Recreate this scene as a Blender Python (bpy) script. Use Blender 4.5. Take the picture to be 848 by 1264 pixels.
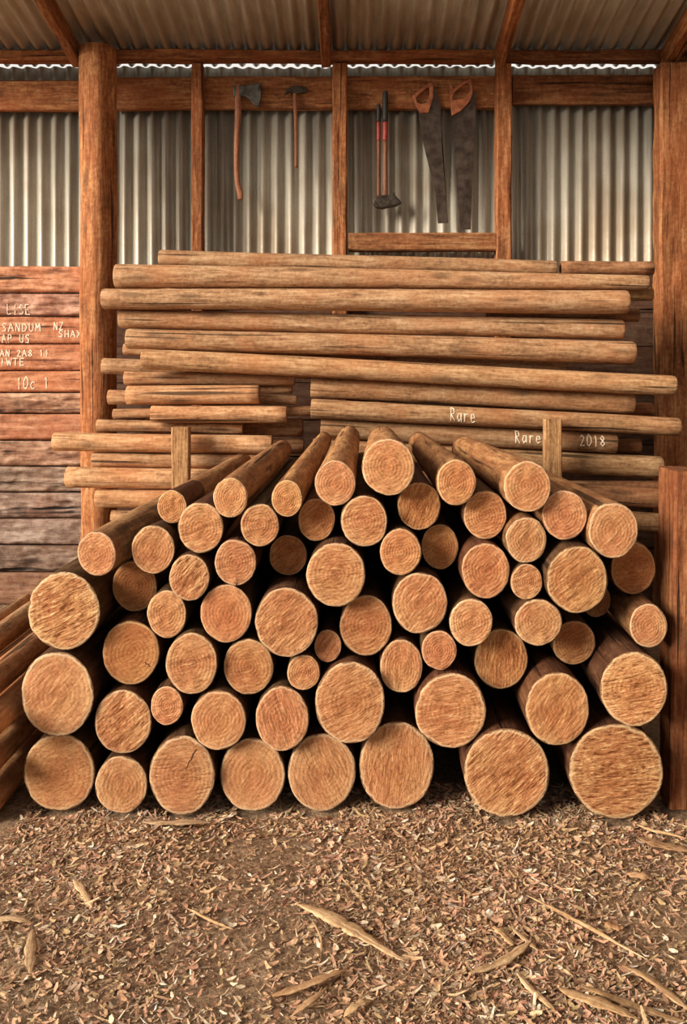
import bpy, bmesh, math, random
import numpy as np
from mathutils import Vector, Matrix, Euler, noise

# ------------------------------------------------------------------ clear
for o in list(bpy.data.objects):
    bpy.data.objects.remove(o, do_unlink=True)
S = bpy.context.scene
COL = S.collection
R = random.Random(11)

# ------------------------------------------------------------------ camera, world, sun, exposure
FPX, CX, CY, EYE = 1100.0, 440.0, 460.0, 1.5     # focal length and principal point in photo pixels, eye height in metres
cam = bpy.data.cameras.new('camera')
cam.sensor_fit = 'VERTICAL'
cam.sensor_height = 36.0
cam.lens = 36.0 * FPX / 1264.0
cam.shift_x = -(CX - 424.0) / 1264.0
cam.shift_y = -(632.0 - CY) / 1264.0
cam.clip_start = 0.05
cam_o = bpy.data.objects.new('camera', cam)
COL.objects.link(cam_o)
cam_o.location = (0, 0, EYE)
cam_o.rotation_euler = (math.pi / 2, 0, 0)
S.camera = cam_o

w = bpy.data.worlds.new('daylight')
S.world = w
w.use_nodes = True
bg = w.node_tree.nodes['Background']
bg.inputs['Color'].default_value = (1.0, 0.95, 0.89, 1)
bg.inputs['Strength'].default_value = 0.42

# the overcast sky is brighter behind the shed than over the ground in front
wt = w.node_tree
tc_ = wt.nodes.new('ShaderNodeTexCoord')
sx_ = wt.nodes.new('ShaderNodeSeparateXYZ')
mr_ = wt.nodes.new('ShaderNodeMapRange')
mr_.inputs['From Min'].default_value = 0.3
mr_.inputs['From Max'].default_value = 0.8
mr_.inputs['To Min'].default_value = 0.42
mr_.inputs['To Max'].default_value = 0.95
wt.links.new(tc_.outputs['Generated'], sx_.inputs[0])
wt.links.new(sx_.outputs['Y'], mr_.inputs['Value'])
wt.links.new(mr_.outputs[0], bg.inputs['Strength'])

sun = bpy.data.lights.new('sun', 'SUN')
sun.energy = 7.0
sun.angle = math.radians(28)
sun.color = (1.0, 0.91, 0.78)
sun_o = bpy.data.objects.new('sun', sun)
COL.objects.link(sun_o)
az, el = math.radians(59), math.radians(20)       # from the open front, to the left of the camera
to_sun = Vector((-math.sin(az) * math.cos(el), -math.cos(az) * math.cos(el), math.sin(el)))
sun_o.rotation_euler = to_sun.to_track_quat('Z', 'Y').to_euler()

S.view_settings.view_transform = 'Standard'
S.view_settings.look = 'None'
S.view_settings.gamma = 1.0
S.view_settings.exposure = 0.0
S.view_settings.use_curve_mapping = False
S.cycles.use_denoising = True
S.cycles.max_bounces = 8

# ------------------------------------------------------------------ helpers
def pt(px, py, d):
    """a point of the place at distance d along the view that the photo shows at px, py"""
    return Vector(((px - CX) * d / FPX, d, EYE - (py - CY) * d / FPX))

def lin(c):
    c = c / 255.0
    return c / 12.92 if c <= 0.04045 else ((c + 0.055) / 1.055) ** 2.4

def C(r, g, b):
    return (lin(r), lin(g), lin(b), 1.0)

def link(name, verts, faces, m, parent=None, smooth=True):
    me = bpy.data.meshes.new(name)
    me.from_pydata([tuple(v) for v in verts], [], faces)
    me.update()
    if smooth:
        me.polygons.foreach_set('use_smooth', [True] * len(me.polygons))
    if m is not None:
        me.materials.append(m)
    o = bpy.data.objects.new(name, me)
    COL.objects.link(o)
    if parent is not None:
        o.parent = parent
    return o

def link_bm(name, bm, m, parent=None, smooth=False):
    me = bpy.data.meshes.new(name)
    bmesh.ops.recalc_face_normals(bm, faces=bm.faces)
    bm.to_mesh(me)
    bm.free()
    if smooth:
        me.polygons.foreach_set('use_smooth', [True] * len(me.polygons))
    me.materials.append(m)
    o = bpy.data.objects.new(name, me)
    COL.objects.link(o)
    if parent is not None:
        o.parent = parent
    return o

def tag(o, label=None, cat=None, group=None, kind=None):
    if label: o['label'] = label
    if cat: o['category'] = cat
    if group: o['group'] = group
    if kind: o['kind'] = kind
    return o

def empty(name, loc, quat=None):
    o = bpy.data.objects.new(name, None)
    COL.objects.link(o)
    o.empty_display_size = 0.05
    o.location = loc
    if quat is not None:
        o.rotation_mode = 'QUATERNION'
        o.rotation_quaternion = quat
    return o

# ------------------------------------------------------------------ materials
class NT:
    def __init__(self, name):
        self.m = bpy.data.materials.new(name)
        self.m.use_nodes = True
        self.t = self.m.node_tree
        self.b = self.t.nodes['Principled BSDF']
    def n(self, kind, **kw):
        nd = self.t.nodes.new(kind)
        for k, v in kw.items():
            if k.startswith('i_'):
                nd.inputs[k[2:].replace('_', ' ')].default_value = v
            else:
                setattr(nd, k, v)
        return nd
    def l(self, a, b):
        self.t.links.new(a, b)
    def ramp(self, src, stops, interp='LINEAR'):
        r = self.n('ShaderNodeValToRGB')
        r.color_ramp.interpolation = interp
        els = r.color_ramp.elements
        while len(els) < len(stops):
            els.new(0.5)
        for e, (p, c) in zip(els, stops):
            e.position = p
            e.color = c if len(c) == 4 else (*c, 1)
        self.l(src, r.inputs[0])
        return r.outputs[0]
    def mix(self, fac, a, b, mode='MIX'):
        x = self.n('ShaderNodeMix', data_type='RGBA', blend_type=mode)
        for v, s in ((fac, x.inputs[0]), (a, x.inputs[6]), (b, x.inputs[7])):
            if hasattr(v, 'links'):
                self.l(v, s)
            else:
                s.default_value = v
        return x.outputs[2]
    def math(self, op, a, b=0.5):
        x = self.n('ShaderNodeMath', operation=op)
        for v, s in ((a, x.inputs[0]), (b, x.inputs[1])):
            if hasattr(v, 'links'):
                self.l(v, s)
            else:
                s.default_value = v
        return x.outputs[0]
    def coords(self, scale=(1, 1, 1), shift=True, use='Object'):
        tc = self.n('ShaderNodeTexCoord')
        out = tc.outputs[use]
        if shift:
            oi = self.n('ShaderNodeObjectInfo')
            mu = self.math('MULTIPLY', oi.outputs['Random'], 61.7)
            ad = self.n('ShaderNodeVectorMath', operation='ADD')
            self.l(out, ad.inputs[0]); self.l(mu, ad.inputs[1])
            out = ad.outputs[0]
        mp = self.n('ShaderNodeMapping')
        mp.inputs['Scale'].default_value = scale
        self.l(out, mp.inputs[0])
        return mp.outputs[0]
    def noise(self, vec, scale, detail=4, rough=0.55, dist=0.0):
        x = self.n('ShaderNodeTexNoise')
        self.l(vec, x.inputs['Vector'])
        x.inputs['Scale'].default_value = scale
        x.inputs['Detail'].default_value = detail
        x.inputs['Roughness'].default_value = rough
        x.inputs['Distortion'].default_value = dist
        return x.outputs[0]
    def bump(self, h, strength=0.4, dist=0.01):
        x = self.n('ShaderNodeBump')
        x.inputs['Strength'].default_value = strength
        x.inputs['Distance'].default_value = dist
        self.l(h, x.inputs['Height'])
        self.l(x.outputs[0], self.b.inputs['Normal'])
    def col(self, c):
        self.l(c, self.b.inputs['Base Color'])
    def set(self, **kw):
        for k, v in kw.items():
            self.b.inputs[k].default_value = v

def m_grain(name, dark, mid, light, axis='X', fine=55.0, lines=0.5, rough=0.75, bump=0.5, patch=None, knots=True, along=1.0):
    """timber seen along the grain; its tint is the object's own colour"""
    t = NT(name)
    k = {'X': (0.05 * along, 1, 1), 'Y': (1, 0.05 * along, 1), 'Z': (1, 1, 0.05 * along)}[axis]
    k2 = {'X': (0.16, 1, 1), 'Y': (1, 0.16, 1), 'Z': (1, 1, 0.16)}[axis]
    g = t.noise(t.coords(k), fine * 1.2, 6, 0.7, 0.3)
    g2 = t.noise(t.coords(k2), fine * 0.38, 5, 0.66, 1.4)
    g3 = t.noise(t.coords((1, 1, 1)), fine * 0.9, 4, 0.7)
    big = t.noise(t.coords((1, 1, 1)), 3.2, 3, 0.6)
    mixg = t.math('ADD', t.math('ADD', t.math('MULTIPLY', g, 0.42), t.math('MULTIPLY', g2, 0.32)), t.math('MULTIPLY', g3, 0.26))
    c = t.ramp(mixg, [(0.36, dark), (0.485, mid), (0.63, light)])
    if patch:
        c = t.mix(t.ramp(big, [(0.42, (0, 0, 0)), (0.66, (0.75, 0.75, 0.75))]), c, t.mix(0.55, c, patch))
    h = mixg
    if knots:
        v = t.n('ShaderNodeTexVoronoi')
        kk = {'X': (2.4, 9, 9), 'Y': (9, 2.4, 9), 'Z': (9, 9, 2.4)}[axis]
        t.l(t.coords(kk), v.inputs['Vector'])
        v.inputs['Scale'].default_value = 1.0
        kn = t.ramp(v.outputs['Distance'], [(0.07, (1, 1, 1)), (0.22, (0, 0, 0))])
        c = t.mix(t.math('MULTIPLY', kn, 0.6), c, dark)
    # dark drying checks running with the grain
    chk = t.noise(t.coords({'X': (0.03, 1, 1), 'Y': (1, 0.03, 1), 'Z': (1, 1, 0.03)}[axis]), fine * 0.75, 2, 0.5, 0.2)
    ck = t.ramp(chk, [(0.30, (1, 1, 1)), (0.37, (0, 0, 0))])
    c = t.mix(t.math('MULTIPLY', ck, lines), c, tuple(x * 0.35 for x in dark[:3]) + (1,))
    oi = t.n('ShaderNodeObjectInfo')
    c = t.mix(1.0, c, oi.outputs['Color'], 'MULTIPLY')
    t.col(c)
    t.set(Roughness=rough)
    t.b.inputs['Specular IOR Level'].default_value = 0.25
    t.bump(t.math('SUBTRACT', h, t.math('MULTIPLY', ck, 0.35)), bump, 0.012)
    return t.m

def m_cut():
    """sawn end grain: rings, parallel saw marks, paler chipped sapwood rim; alpha of the object's colour = saw mark depth"""
    t = NT('sawn_end_grain')
    oi = t.n('ShaderNodeObjectInfo')
    at = t.n('ShaderNodeAttribute', attribute_name='rad')
    rad = at.outputs['Fac']
    oc = t.coords((1, 1, 1))
    n1 = t.noise(oc, 9, 3, 0.6)
    rr = t.math('ADD', rad, t.math('MULTIPLY', n1, 0.26))
    # growth rings
    big_ = t.noise(oc, 5, 4, 0.6)
    wv = t.n('ShaderNodeMath', operation='SINE')
    t.l(t.math('ADD', t.math('MULTIPLY', rr, 46.0), t.math('MULTIPLY', big_, 14.0)), wv.inputs[0])
    ring = t.math('ADD', t.math('MULTIPLY', wv.outputs[0], 0.5), 0.5)
    # saw marks
    s1 = t.noise(t.coords((1, 1, 0.14)), 150, 4, 0.7, 0.6)
    s2 = t.noise(t.coords((1, 1, 0.22)), 60, 4, 0.66, 1.6)
    saw = t.math('ADD', t.math('MULTIPLY', s1, 0.55), t.math('MULTIPLY', s2, 0.45))
    big = t.noise(oc, 7, 3, 0.6)
    # base
    c = t.ramp(t.math('ADD', t.math('MULTIPLY', rad, 0.62), t.math('MULTIPLY', n1, 0.42)),
               [(0.16, C(174, 120, 82)), (0.45, C(190, 140, 98)), (0.72, C(204, 158, 116)), (0.95, C(214, 176, 138))])
    c = t.mix(t.ramp(big, [(0.40, (0, 0, 0)), (0.64, (0.6, 0.6, 0.6))]), c, C(184, 118, 84))
    c = t.mix(t.math('MULTIPLY', ring, t.math('MULTIPLY', t.ramp(t.noise(oc, 4, 2, 0.5), [(0.38, (0, 0, 0)), (0.62, (1, 1, 1))]), 0.16)), c, C(132, 80, 44))
    dk = t.ramp(saw, [(0.41, (1, 1, 1)), (0.49, (0, 0, 0))])
    lt = t.ramp(saw, [(0.53, (0, 0, 0)), (0.61, (1, 1, 1))])
    sp = t.noise(oc, 150, 3, 0.7)
    c = t.mix(t.ramp(sp, [(0.40, (.5, .5, .5)), (0.52, (0, 0, 0))]), c, C(128, 80, 46))
    c = t.mix(t.math('MULTIPLY', dk, t.math('MULTIPLY', oi.outputs['Alpha'], 1.0)), c, C(112, 66, 34))
    c = t.mix(t.math('MULTIPLY', lt, t.math('MULTIPLY', oi.outputs['Alpha'], 0.85)), c, C(240, 206, 160))
    # rim
    n3 = t.noise(oc, 26, 3, 0.6)
    rim = t.math('ADD', rad, t.math('MULTIPLY', t.math('SUBTRACT', n3, 0.5), 0.20))
    c = t.mix(t.ramp(rim, [(0.91, (0, 0, 0)), (0.95, (0.7, 0.7, 0.7))]), c, C(222, 198, 166))
    c = t.mix(t.ramp(rim, [(0.965, (0, 0, 0)), (0.99, (0.85, 0.85, 0.85))]), c, C(108, 72, 44))
    # pith
    c = t.mix(t.ramp(rr, [(0.06, (0.7, 0.7, 0.7)), (0.13, (0, 0, 0))]), c, C(132, 76, 40))
    c = t.mix(1.0, c, oi.outputs['Color'], 'MULTIPLY')
    t.col(c)
    t.set(Roughness=0.85)
    t.b.inputs['Specular IOR Level'].default_value = 0.2
    h = t.math('ADD', t.math('MULTIPLY', saw, oi.outputs['Alpha']), t.math('MULTIPLY', ring, 0.06))
    t.bump(h, 0.9, 0.012)
    return t.m

def m_zinc(name, base, stain, metallic=0.75, axis='Z'):
    t = NT(name)
    sc = (1, 1, 0.06) if axis == 'Z' else (1, 0.06, 1)
    st = t.noise(t.coords(sc, False), 16, 5, 0.65, 0.3)
    sp = t.noise(t.coords((1, 1, 1), False), 60, 4, 0.7)
    bg_ = t.noise(t.coords((1, 1, 1), False), 1.6, 3, 0.6)
    c = t.ramp(st, [(0.32, tuple(x * 0.55 for x in base[:3]) + (1,)), (0.62, base)])
    c = t.mix(t.ramp(bg_, [(0.42, (0, 0, 0)), (0.68, (0.7, 0.7, 0.7))]), c, stain)
    c = t.mix(t.ramp(sp, [(0.55, (0, 0, 0)), (0.72, (0.5, 0.5, 0.5))]), c, tuple(x * 0.5 for x in base[:3]) + (1,))
    t.col(c)
    t.set(Metallic=metallic)
    r = t.ramp(sp, [(0.3, (0.42, 0.42, 0.42)), (0.7, (0.66, 0.66, 0.66))])
    t.l(r, t.b.inputs['Roughness'])
    t.bump(sp, 0.12, 0.004)
    return t.m

def m_plain(name, c0, c1, scale=30, rough=0.7, metallic=0.0, bump=0.2):
    t = NT(name)
    n_ = t.noise(t.coords((1, 1, 1)), scale, 4, 0.6)
    t.col(t.ramp(n_, [(0.32, c0), (0.68, c1)]))
    t.set(Roughness=rough, Metallic=metallic)
    t.bump(n_, bump, 0.004)
    return t.m

M_CUT = m_cut()
M_BARK = m_grain('peeled_log_side', C(78, 50, 32), C(150, 106, 70), C(206, 164, 118), 'Y', 40, 0.8, 0.8, 1.0, C(150, 96, 60), True, 2.4)
M_POLE = m_grain('weathered_pole', C(92, 66, 46), C(180, 140, 104), C(232, 198, 160), 'X', 46, 0.85, 0.8, 1.0, C(198, 130, 84), True, 2.4)
M_BEAM = m_grain('red_brown_timber', C(70, 42, 26), C(148, 94, 56), C(206, 154, 106), 'X', 44, 0.8, 0.75, 1.0, C(164, 88, 46), True, 2.0)
M_PLANK = m_grain('rough_plank', C(74, 46, 36), C(182, 132, 102), C(236, 196, 164), 'X', 30, 0.95, 0.8, 1.0, C(190, 118, 80), True, 1.8)
M_GNARL = m_grain('gnarled_grey_plank', C(50, 36, 32), C(150, 120, 102), C(232, 206, 184), 'X', 20, 1.0, 0.85, 1.0, C(150, 100, 74), True, 2.6)
M_STAKE = m_grain('split_stake', C(84, 56, 36), C(166, 122, 82), C(214, 174, 126), 'X', 60, 0.9, 0.8, 0.7)
M_ZINC = m_zinc('galvanised_wall_sheet', C(204, 195, 178), C(146, 122, 94), 0.5)
M_ROOF = m_zinc('galvanised_roof_sheet', C(206, 192, 170), C(168, 142, 112), 0.1, 'Y')
M_BLOCKER = m_zinc('dark_blocker_sheet', C(104, 78, 58), C(86, 56, 38), 0.1)  # kept dark so the added side wall throws back little light
M_IRON = m_plain('dark_iron', C(48, 40, 34), C(92, 80, 68), 40, 0.5, 0.7)
M_BLADE = m_plain('rusty_saw_steel', C(58, 44, 36), C(98, 82, 70), 18, 0.45, 0.6)
M_AXE = m_plain('worn_axe_steel', C(64, 60, 54), C(120, 114, 104), 24, 0.45, 0.7)
M_HANDLE = m_grain('tool_handle_wood', C(92, 58, 42), C(148, 100, 74), C(188, 142, 110), 'X', 70, 0.2, 0.55, 0.2, None, False)
M_SAWH = m_plain('saw_handle_wood', C(140, 72, 42), C(192, 116, 72), 30, 0.5)
M_RED = m_plain('red_paint', C(140, 34, 26), C(176, 60, 44), 30, 0.5)
M_BLACK = m_plain('black_rubber', C(30, 28, 27), C(52, 48, 44), 30, 0.6)
M_CHALK = m_plain('chalk', C(226, 206, 176), C(246, 236, 216), 60, 0.95)
M_SLIVER = m_grain('bark_sliver', C(104, 78, 54), C(186, 152, 114), C(232, 206, 168), 'X', 70, 0.5, 0.85, 0.6, None, False)

def m_dirt():
    t = NT('shed_floor_dirt')
    co = t.coords((1, 1, 1), False)
    a = t.noise(co, 2.2, 4, 0.6)
    b = t.noise(co, 55, 5, 0.7)
    c = t.ramp(a, [(0.34, C(150, 122, 92)), (0.55, C(176, 142, 108)), (0.72, C(194, 154, 120))])
    c = t.mix(t.ramp(b, [(0.36, (0.8, 0.8, 0.8)), (0.6, (0, 0, 0))]), c, C(96, 72, 52))
    c = t.mix(t.ramp(b, [(0.56, (0, 0, 0)), (0.74, (0.6, 0.6, 0.6))]), c, C(214, 182, 144))
    t.col(c)
    t.set(Roughness=0.95)
    t.bump(b, 0.9, 0.02)
    return t.m

def m_litter():
    t = NT('wood_chip_litter')
    g = t.n('ShaderNodeNewGeometry')
    c = t.ramp(g.outputs['Random Per Island'],
               [(0.0, C(104, 72, 50)), (0.08, C(196, 142, 112)), (0.20, C(218, 166, 134)), (0.34, C(230, 196, 152)), (0.46, C(190, 160, 112)),
                (0.56, C(212, 168, 126)), (0.66, C(244, 222, 188)), (0.74, C(178, 152, 132)), (0.82, C(226, 170, 140)), (0.92, C(166, 126, 96)), (0.96, C(250, 236, 212))], 'CONSTANT')
    n_ = t.noise(t.coords((1, 1, 1), False), 3.0, 3, 0.6)
    c = t.mix(t.ramp(n_, [(0.4, (0, 0, 0)), (0.62, (0.45, 0.45, 0.45))]), c, C(196, 158, 114))
    n2 = t.noise(t.coords((1, 1, 1), False), 120, 3, 0.6)
    c = t.mix(t.ramp(n2, [(0.35, (0.5, 0.5, 0.5)), (0.6, (0, 0, 0))]), c, C(92, 64, 44))
    t.col(c)
    t.set(Roughness=0.85)
    return t.m

# ------------------------------------------------------------------ the setting
WALL_D = 5.835
ROOF_Z, ROOF_D, ROOF_S = 3.54, 5.62, 0.20          # underside of the roof at ROOF_D, rise per metre towards the open front

def corrugated(name, x0, x1, pitch, amp, place, m, rows=2):
    n_ = int((x1 - x0) / pitch * 10)
    vs, fs = [], []
    for j in range(rows):
        for i in range(n_ + 1):
            x = x0 + (x1 - x0) * i / n_
            a = 2 * math.pi * x / pitch
            vs.append(place(x, amp * math.sin(a), j / (rows - 1)))
    for j in range(rows - 1):
        for i in range(n_):
            a = j * (n_ + 1) + i
            fs.append((a, a + 1, a + n_ + 2, a + n_ + 1))
    o = link(name, vs, fs, m)
    so = o.modifiers.new('sheet', 'SOLIDIFY')
    so.thickness = 0.0012
    so.offset = 0
    return o

def build_shell():
    top = EYE + (CY - 82.2) * 5.82 / FPX
    o = corrugated('wall_back', -3.2, 2.33, 0.0905, 0.0185, lambda x, h, v: (x, WALL_D - h, v * (top + 0.004 * math.sin(x * 3))), M_ZINC)
    tag(o, 'galvanised corrugated iron sheeting of the back wall above the poles', 'wall', kind='structure')
    d0, d1 = 4.62, 5.83
    o = corrugated('ceiling', -3.3, 2.4, 0.0905, 0.018,
                   lambda x, h, v: (x, d0 + (d1 - d0) * v, ROOF_Z + (ROOF_D - (d0 + (d1 - d0) * v)) * ROOF_S + 0.0200 + h), M_ROOF)
    tag(o, 'corrugated iron roof sheets sloping down to the back wall', 'ceiling', kind='structure')
    o = corrugated('wall_right_blocker', -1.5, 5.83, 0.0905, 0.011,  # unseen wall, added and run forward to block sky light
                   lambda y, h, v: (2.36 + h, y, v * min(ROOF_Z + (ROOF_D - y) * ROOF_S, 3.7)), M_BLOCKER)
    tag(o, 'unseen corrugated iron side wall added at the right to block light', 'wall', kind='structure')
    # floor
    nx, ny = 150, 150
    xs = np.concatenate([np.linspace(-9, -2.2, 15, endpoint=False), np.linspace(-2.2, 2.2, nx), np.linspace(2.5, 9, 14)])
    ys = np.concatenate([np.linspace(1.2, 4.4, ny), np.linspace(4.6, 9, 12)])
    vs = []
    for y in ys:
        for x in xs:
            z = floor_z(x, y)
            vs.append((x, y, z))
    W = len(xs)
    fs = [(j * W + i, j * W + i + 1, (j + 1) * W + i + 1, (j + 1) * W + i) for j in range(len(ys) - 1) for i in range(W - 1)]
    yd = link('bounce_yard', [(-9, -12, -.012), (9, -12, -.012), (9, 1.2, -.012), (-9, 1.2, -.012)], [(0, 1, 2, 3)], m_plain('pale_bounce', C(176, 160, 138), C(208, 194, 172), 60, 0.95))  # unseen pale ground, added to bounce light up under the roof
    tag(yd, 'unseen pale ground added in front of the shed to bounce light', 'bounce_yard', kind='structure')
    o = link('floor', vs, fs, m_dirt())
    tag(o, 'bare brown earth floor of the shed', 'floor', kind='structure')

def floor_z(x, y):
    z = 0.016 * noise.noise(Vector((x * 2.1, y * 2.1, 3.0))) + 0.007 * noise.noise(Vector((x * 8, y * 8, 9.0))) - 0.012
    return min(z, -0.002)

def timber(name, p0, p1, wid, dep, m, tint=(1, 1, 1), up=Vector((0, 0, 1)), seed=0, taper=1.0, rough=0.004, segs=None, wane=0.0, parent=None):
    """rough-sawn bar from p0 to p1; wid across, dep along 'up' turned square to the bar; local X runs along it"""
    p0, p1 = Vector(p0), Vector(p1)
    L = (p1 - p0).length
    ex = (p1 - p0).normalized()
    ey = up.cross(ex).normalized()
    ez = ex.cross(ey).normalized()
    mat = Matrix((ex, ey, ez)).transposed().to_4x4()
    mat.translation = p0
    n_ = segs or max(4, int(L / 0.05))
    prof = []
    b = min(wid, dep) * 0.10
    for sx, sy in ((-1, -1), (1, -1), (1, 1), (-1, 1)):
        cx, cy = sx * wid / 2, sy * dep / 2
        if (sx * sy) > 0:
            prof += [(cx, cy - sy * b), (cx - sx * b, cy)]
        else:
            prof += [(cx - sx * b, cy), (cx, cy - sy * b)]
    # add mid points on the faces
    pr2 = []
    for i in range(8):
        a, c = prof[i], prof[(i + 1) % 8]
        pr2.append(a)
        if i % 2 == 1:
            for k in (1, 2, 3):
                pr2.append((a[0] + (c[0] - a[0]) * k / 4, a[1] + (c[1] - a[1]) * k / 4))
    K = len(pr2)
    vs, fs = [], []
    for i in range(n_ + 1):
        u = i / n_
        s = 1 + (taper - 1) * u
        for (a, c) in pr2:
            q = Vector((u * L * 1.3, a * 14, c * 14 + seed * 7.1))
            d = rough * noise.noise(q * 5) + rough * 1.5 * noise.noise(q * 1.4)
            r = math.hypot(a, c)
            vs.append((u * L, a * s * (1 + d / r), c * s * (1 + d / r)))
    for i in range(n_):
        for k in range(K):
            fs.append((i * K + k, i * K + (k + 1) % K, (i + 1) * K + (k + 1) % K, (i + 1) * K + k))
    fs.append(tuple(range(K))[::-1])
    fs.append(tuple(n_ * K + k for k in range(K)))
    o = link(name, vs, fs, m, parent, False)
    o.matrix_world = mat
    g_ = sum(tint) / 3
    o.color = (*[g_ * 0.55 + v * 0.45 for v in tint], 1)
    return o

def bar_x(name, px0, px1, ytop, ybot, d0, d1, m, label, cat, tint=(1, 1, 1), seed=0, ytop1=None, ybot1=None):
    """level bar whose front face stands at distance d0, between photo columns and rows"""
    a0, a1 = pt(px0, ytop, d0), pt(px0, ybot, d0)
    b0, b1 = pt(px1, ytop1 if ytop1 is not None else ytop, d0), pt(px1, ybot1 if ybot1 is not None else ybot, d0)
    h = a0.z - a1.z
    off = Vector((0, (d1 - d0) / 2, 0))
    o = timber(name, (a0 + a1) / 2 + off, (b0 + b1) / 2 + off, d1 - d0, h, m, tint, seed=seed)
    return tag(o, label, cat)

def bar_z(name, px0, px1, z0, z1, d0, d1, m, label, cat, tint=(1, 1, 1), seed=0, rough=0.004):
    x0, x1 = (px0 - CX) * d0 / FPX, (px1 - CX) * d0 / FPX
    o = timber(name, ((x0 + x1) / 2, (d0 + d1) / 2, z0), ((x0 + x1) / 2, (d0 + d1) / 2, z1), x1 - x0, d1 - d0, m, tint, Vector((0, 1, 0)), seed, rough=rough)
    return tag(o, label, cat)

def build_frame():
    # girts behind the studs
    bar_x('wall_beam', -140, 99, 99, 136, 5.757, 5.808, M_BEAM, 'orange-brown cross beam on the iron wall left of the round post', 'beam', (1.15, 1.05, 0.95), 1)
    bar_x('wall_beam', 138, 611, 95, 135, 5.757, 5.808, M_BEAM, 'long cross beam behind the hanging tools on the iron wall', 'beam', (0.95, 0.88, 0.8), 2, 95, 131)
    bar_x('wall_beam', 633, 822, 92, 128, 5.757, 5.808, M_BEAM, 'brown cross beam on the iron wall beside the right-hand post', 'beam', (0.72, 0.62, 0.54), 3)
    # plate under the roof
    zb = EYE + 380 * 5.72 / FPX
    for x0, x1, lab, ti, sd in ((-3.1, -1.715, 'ragged roof beam left of the round post above the daylight gap', (1.0, 0.85, 0.75), 4),
                                (-1.56, 0.87, 'long roof beam above the hanging tools and the daylight gap', (0.95, 0.75, 0.62), 5),
                                (0.93, 2.33, 'dark roof beam above the gap at the right-hand bay', (0.62, 0.5, 0.42), 6)):
        o = timber('roof_beam', (x0, 5.67, zb + 0.034), (x1, 5.67, zb + 0.030), 0.098, 0.062, M_BEAM, ti, seed=sd, rough=0.006)
        tag(o, lab, 'beam')
    # studs
    ztop = zb - 0.012
    bar_z('wall_stud', 236, 250, 0.0, ztop, 5.655, 5.752, M_BEAM, 'slim upright stud between the round post and the axe', 'stud', (1.0, 0.78, 0.65), 7)
    bar_z('wall_stud', 410.5, 428.5, 0.0, ztop, 5.655, 5.752, M_BEAM, 'upright stud between the hammer and the two-handled tool', 'stud', (1.08, 0.9, 0.75), 8)
    bar_z('wall_stud', 613, 632, 0.0, ztop, 5.655, 5.752, M_BEAM, 'upright stud on the right of the two hanging handsaws', 'stud', (1.08, 0.88, 0.75), 9)
    bar_x('ledge_board', 430, 612, 287, 309, 5.66, 5.75, M_BEAM, 'low ledge board below the handsaws between two studs', 'board', (0.85, 0.85, 0.8), 10)
    # rafters
    for X, wd, lab, sd, ti in ((-1.752, 0.06, 'rafter running down to the top of the round post', 11, (0.95, 0.75, 0.6)),
                               (-0.188, 0.06, 'rafter meeting the stud beside the hammer', 12, (0.85, 0.68, 0.52)),
                               (0.900, 0.062, 'rafter meeting the stud beside the two handsaws', 13, (1.15, 0.88, 0.62)),
                               (1.955, 0.085, 'rafter resting on the wide post at the right', 14, (1.1, 0.9, 0.65))):
        d0, d1 = 5.6, 4.66
        z = lambda d: ROOF_Z + (ROOF_D - d) * ROOF_S - 0.070
        o = timber('rafter', (X, d0, z(d0)), (X, d1, z(d1)), wd, 0.125, M_BEAM, ti, seed=sd)
        tag(o, lab, 'rafter')
    # round post
    vs, fs = [], []
    K, N = 36, 60
    H = 3.50
    for i in range(N + 1):
        z = H * i / N
        for k in range(K):
            a = 2 * math.pi * k / K
            q = Vector((math.cos(a) * 1.5, math.sin(a) * 1.5, z * 0.8))
            r = 0.108 * (1 + 0.10 * noise.noise(q) + 0.06 * noise.noise(q * Vector((4, 4, 2)).length * 0.5) + 0.02 * noise.noise(Vector((a * 9, z * 1.3, 1))))
            vs.append((z, r * math.cos(a), r * math.sin(a)))
    for i in range(N):
        for k in range(K):
            fs.append((i * K + k, i * K + (k + 1) % K, (i + 1) * K + (k + 1) % K, (i + 1) * K + k))
    fs.append(tuple(range(K))[::-1]); fs.append(tuple(N * K + k for k in range(K)))
    p = link('support_post', vs, fs, M_BEAM)
    p.matrix_world = Matrix.Translation((-1.592, 5.5, 0)) @ Matrix.Rotation(-math.pi / 2, 4, 'Y') @ Matrix.Rotation(math.pi, 4, 'X')
    p.color = (1.12, 1.04, 0.95, 1)
    tag(p, 'thick round tree-trunk post beside the chalked planks', 'post')
    o = timber('support_post', (1.985, 5.53, 0), (1.985, 5.53, 3.40), 0.245, 0.15, M_BEAM, (.86, 0.74, 0.62), Vector((0, 1, 0)), 15, rough=0.009)
    tag(o, 'wide rough-hewn post at the right end of the back wall', 'post')

PLANK_Y = [(328, 361), (362, 390), (391, 424), (425, 457), (458, 484), (485, 510), (511, 543), (544, 575), (576, 607), (608, 639), (640, 672), (673, 706), (707, 748)]

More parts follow.
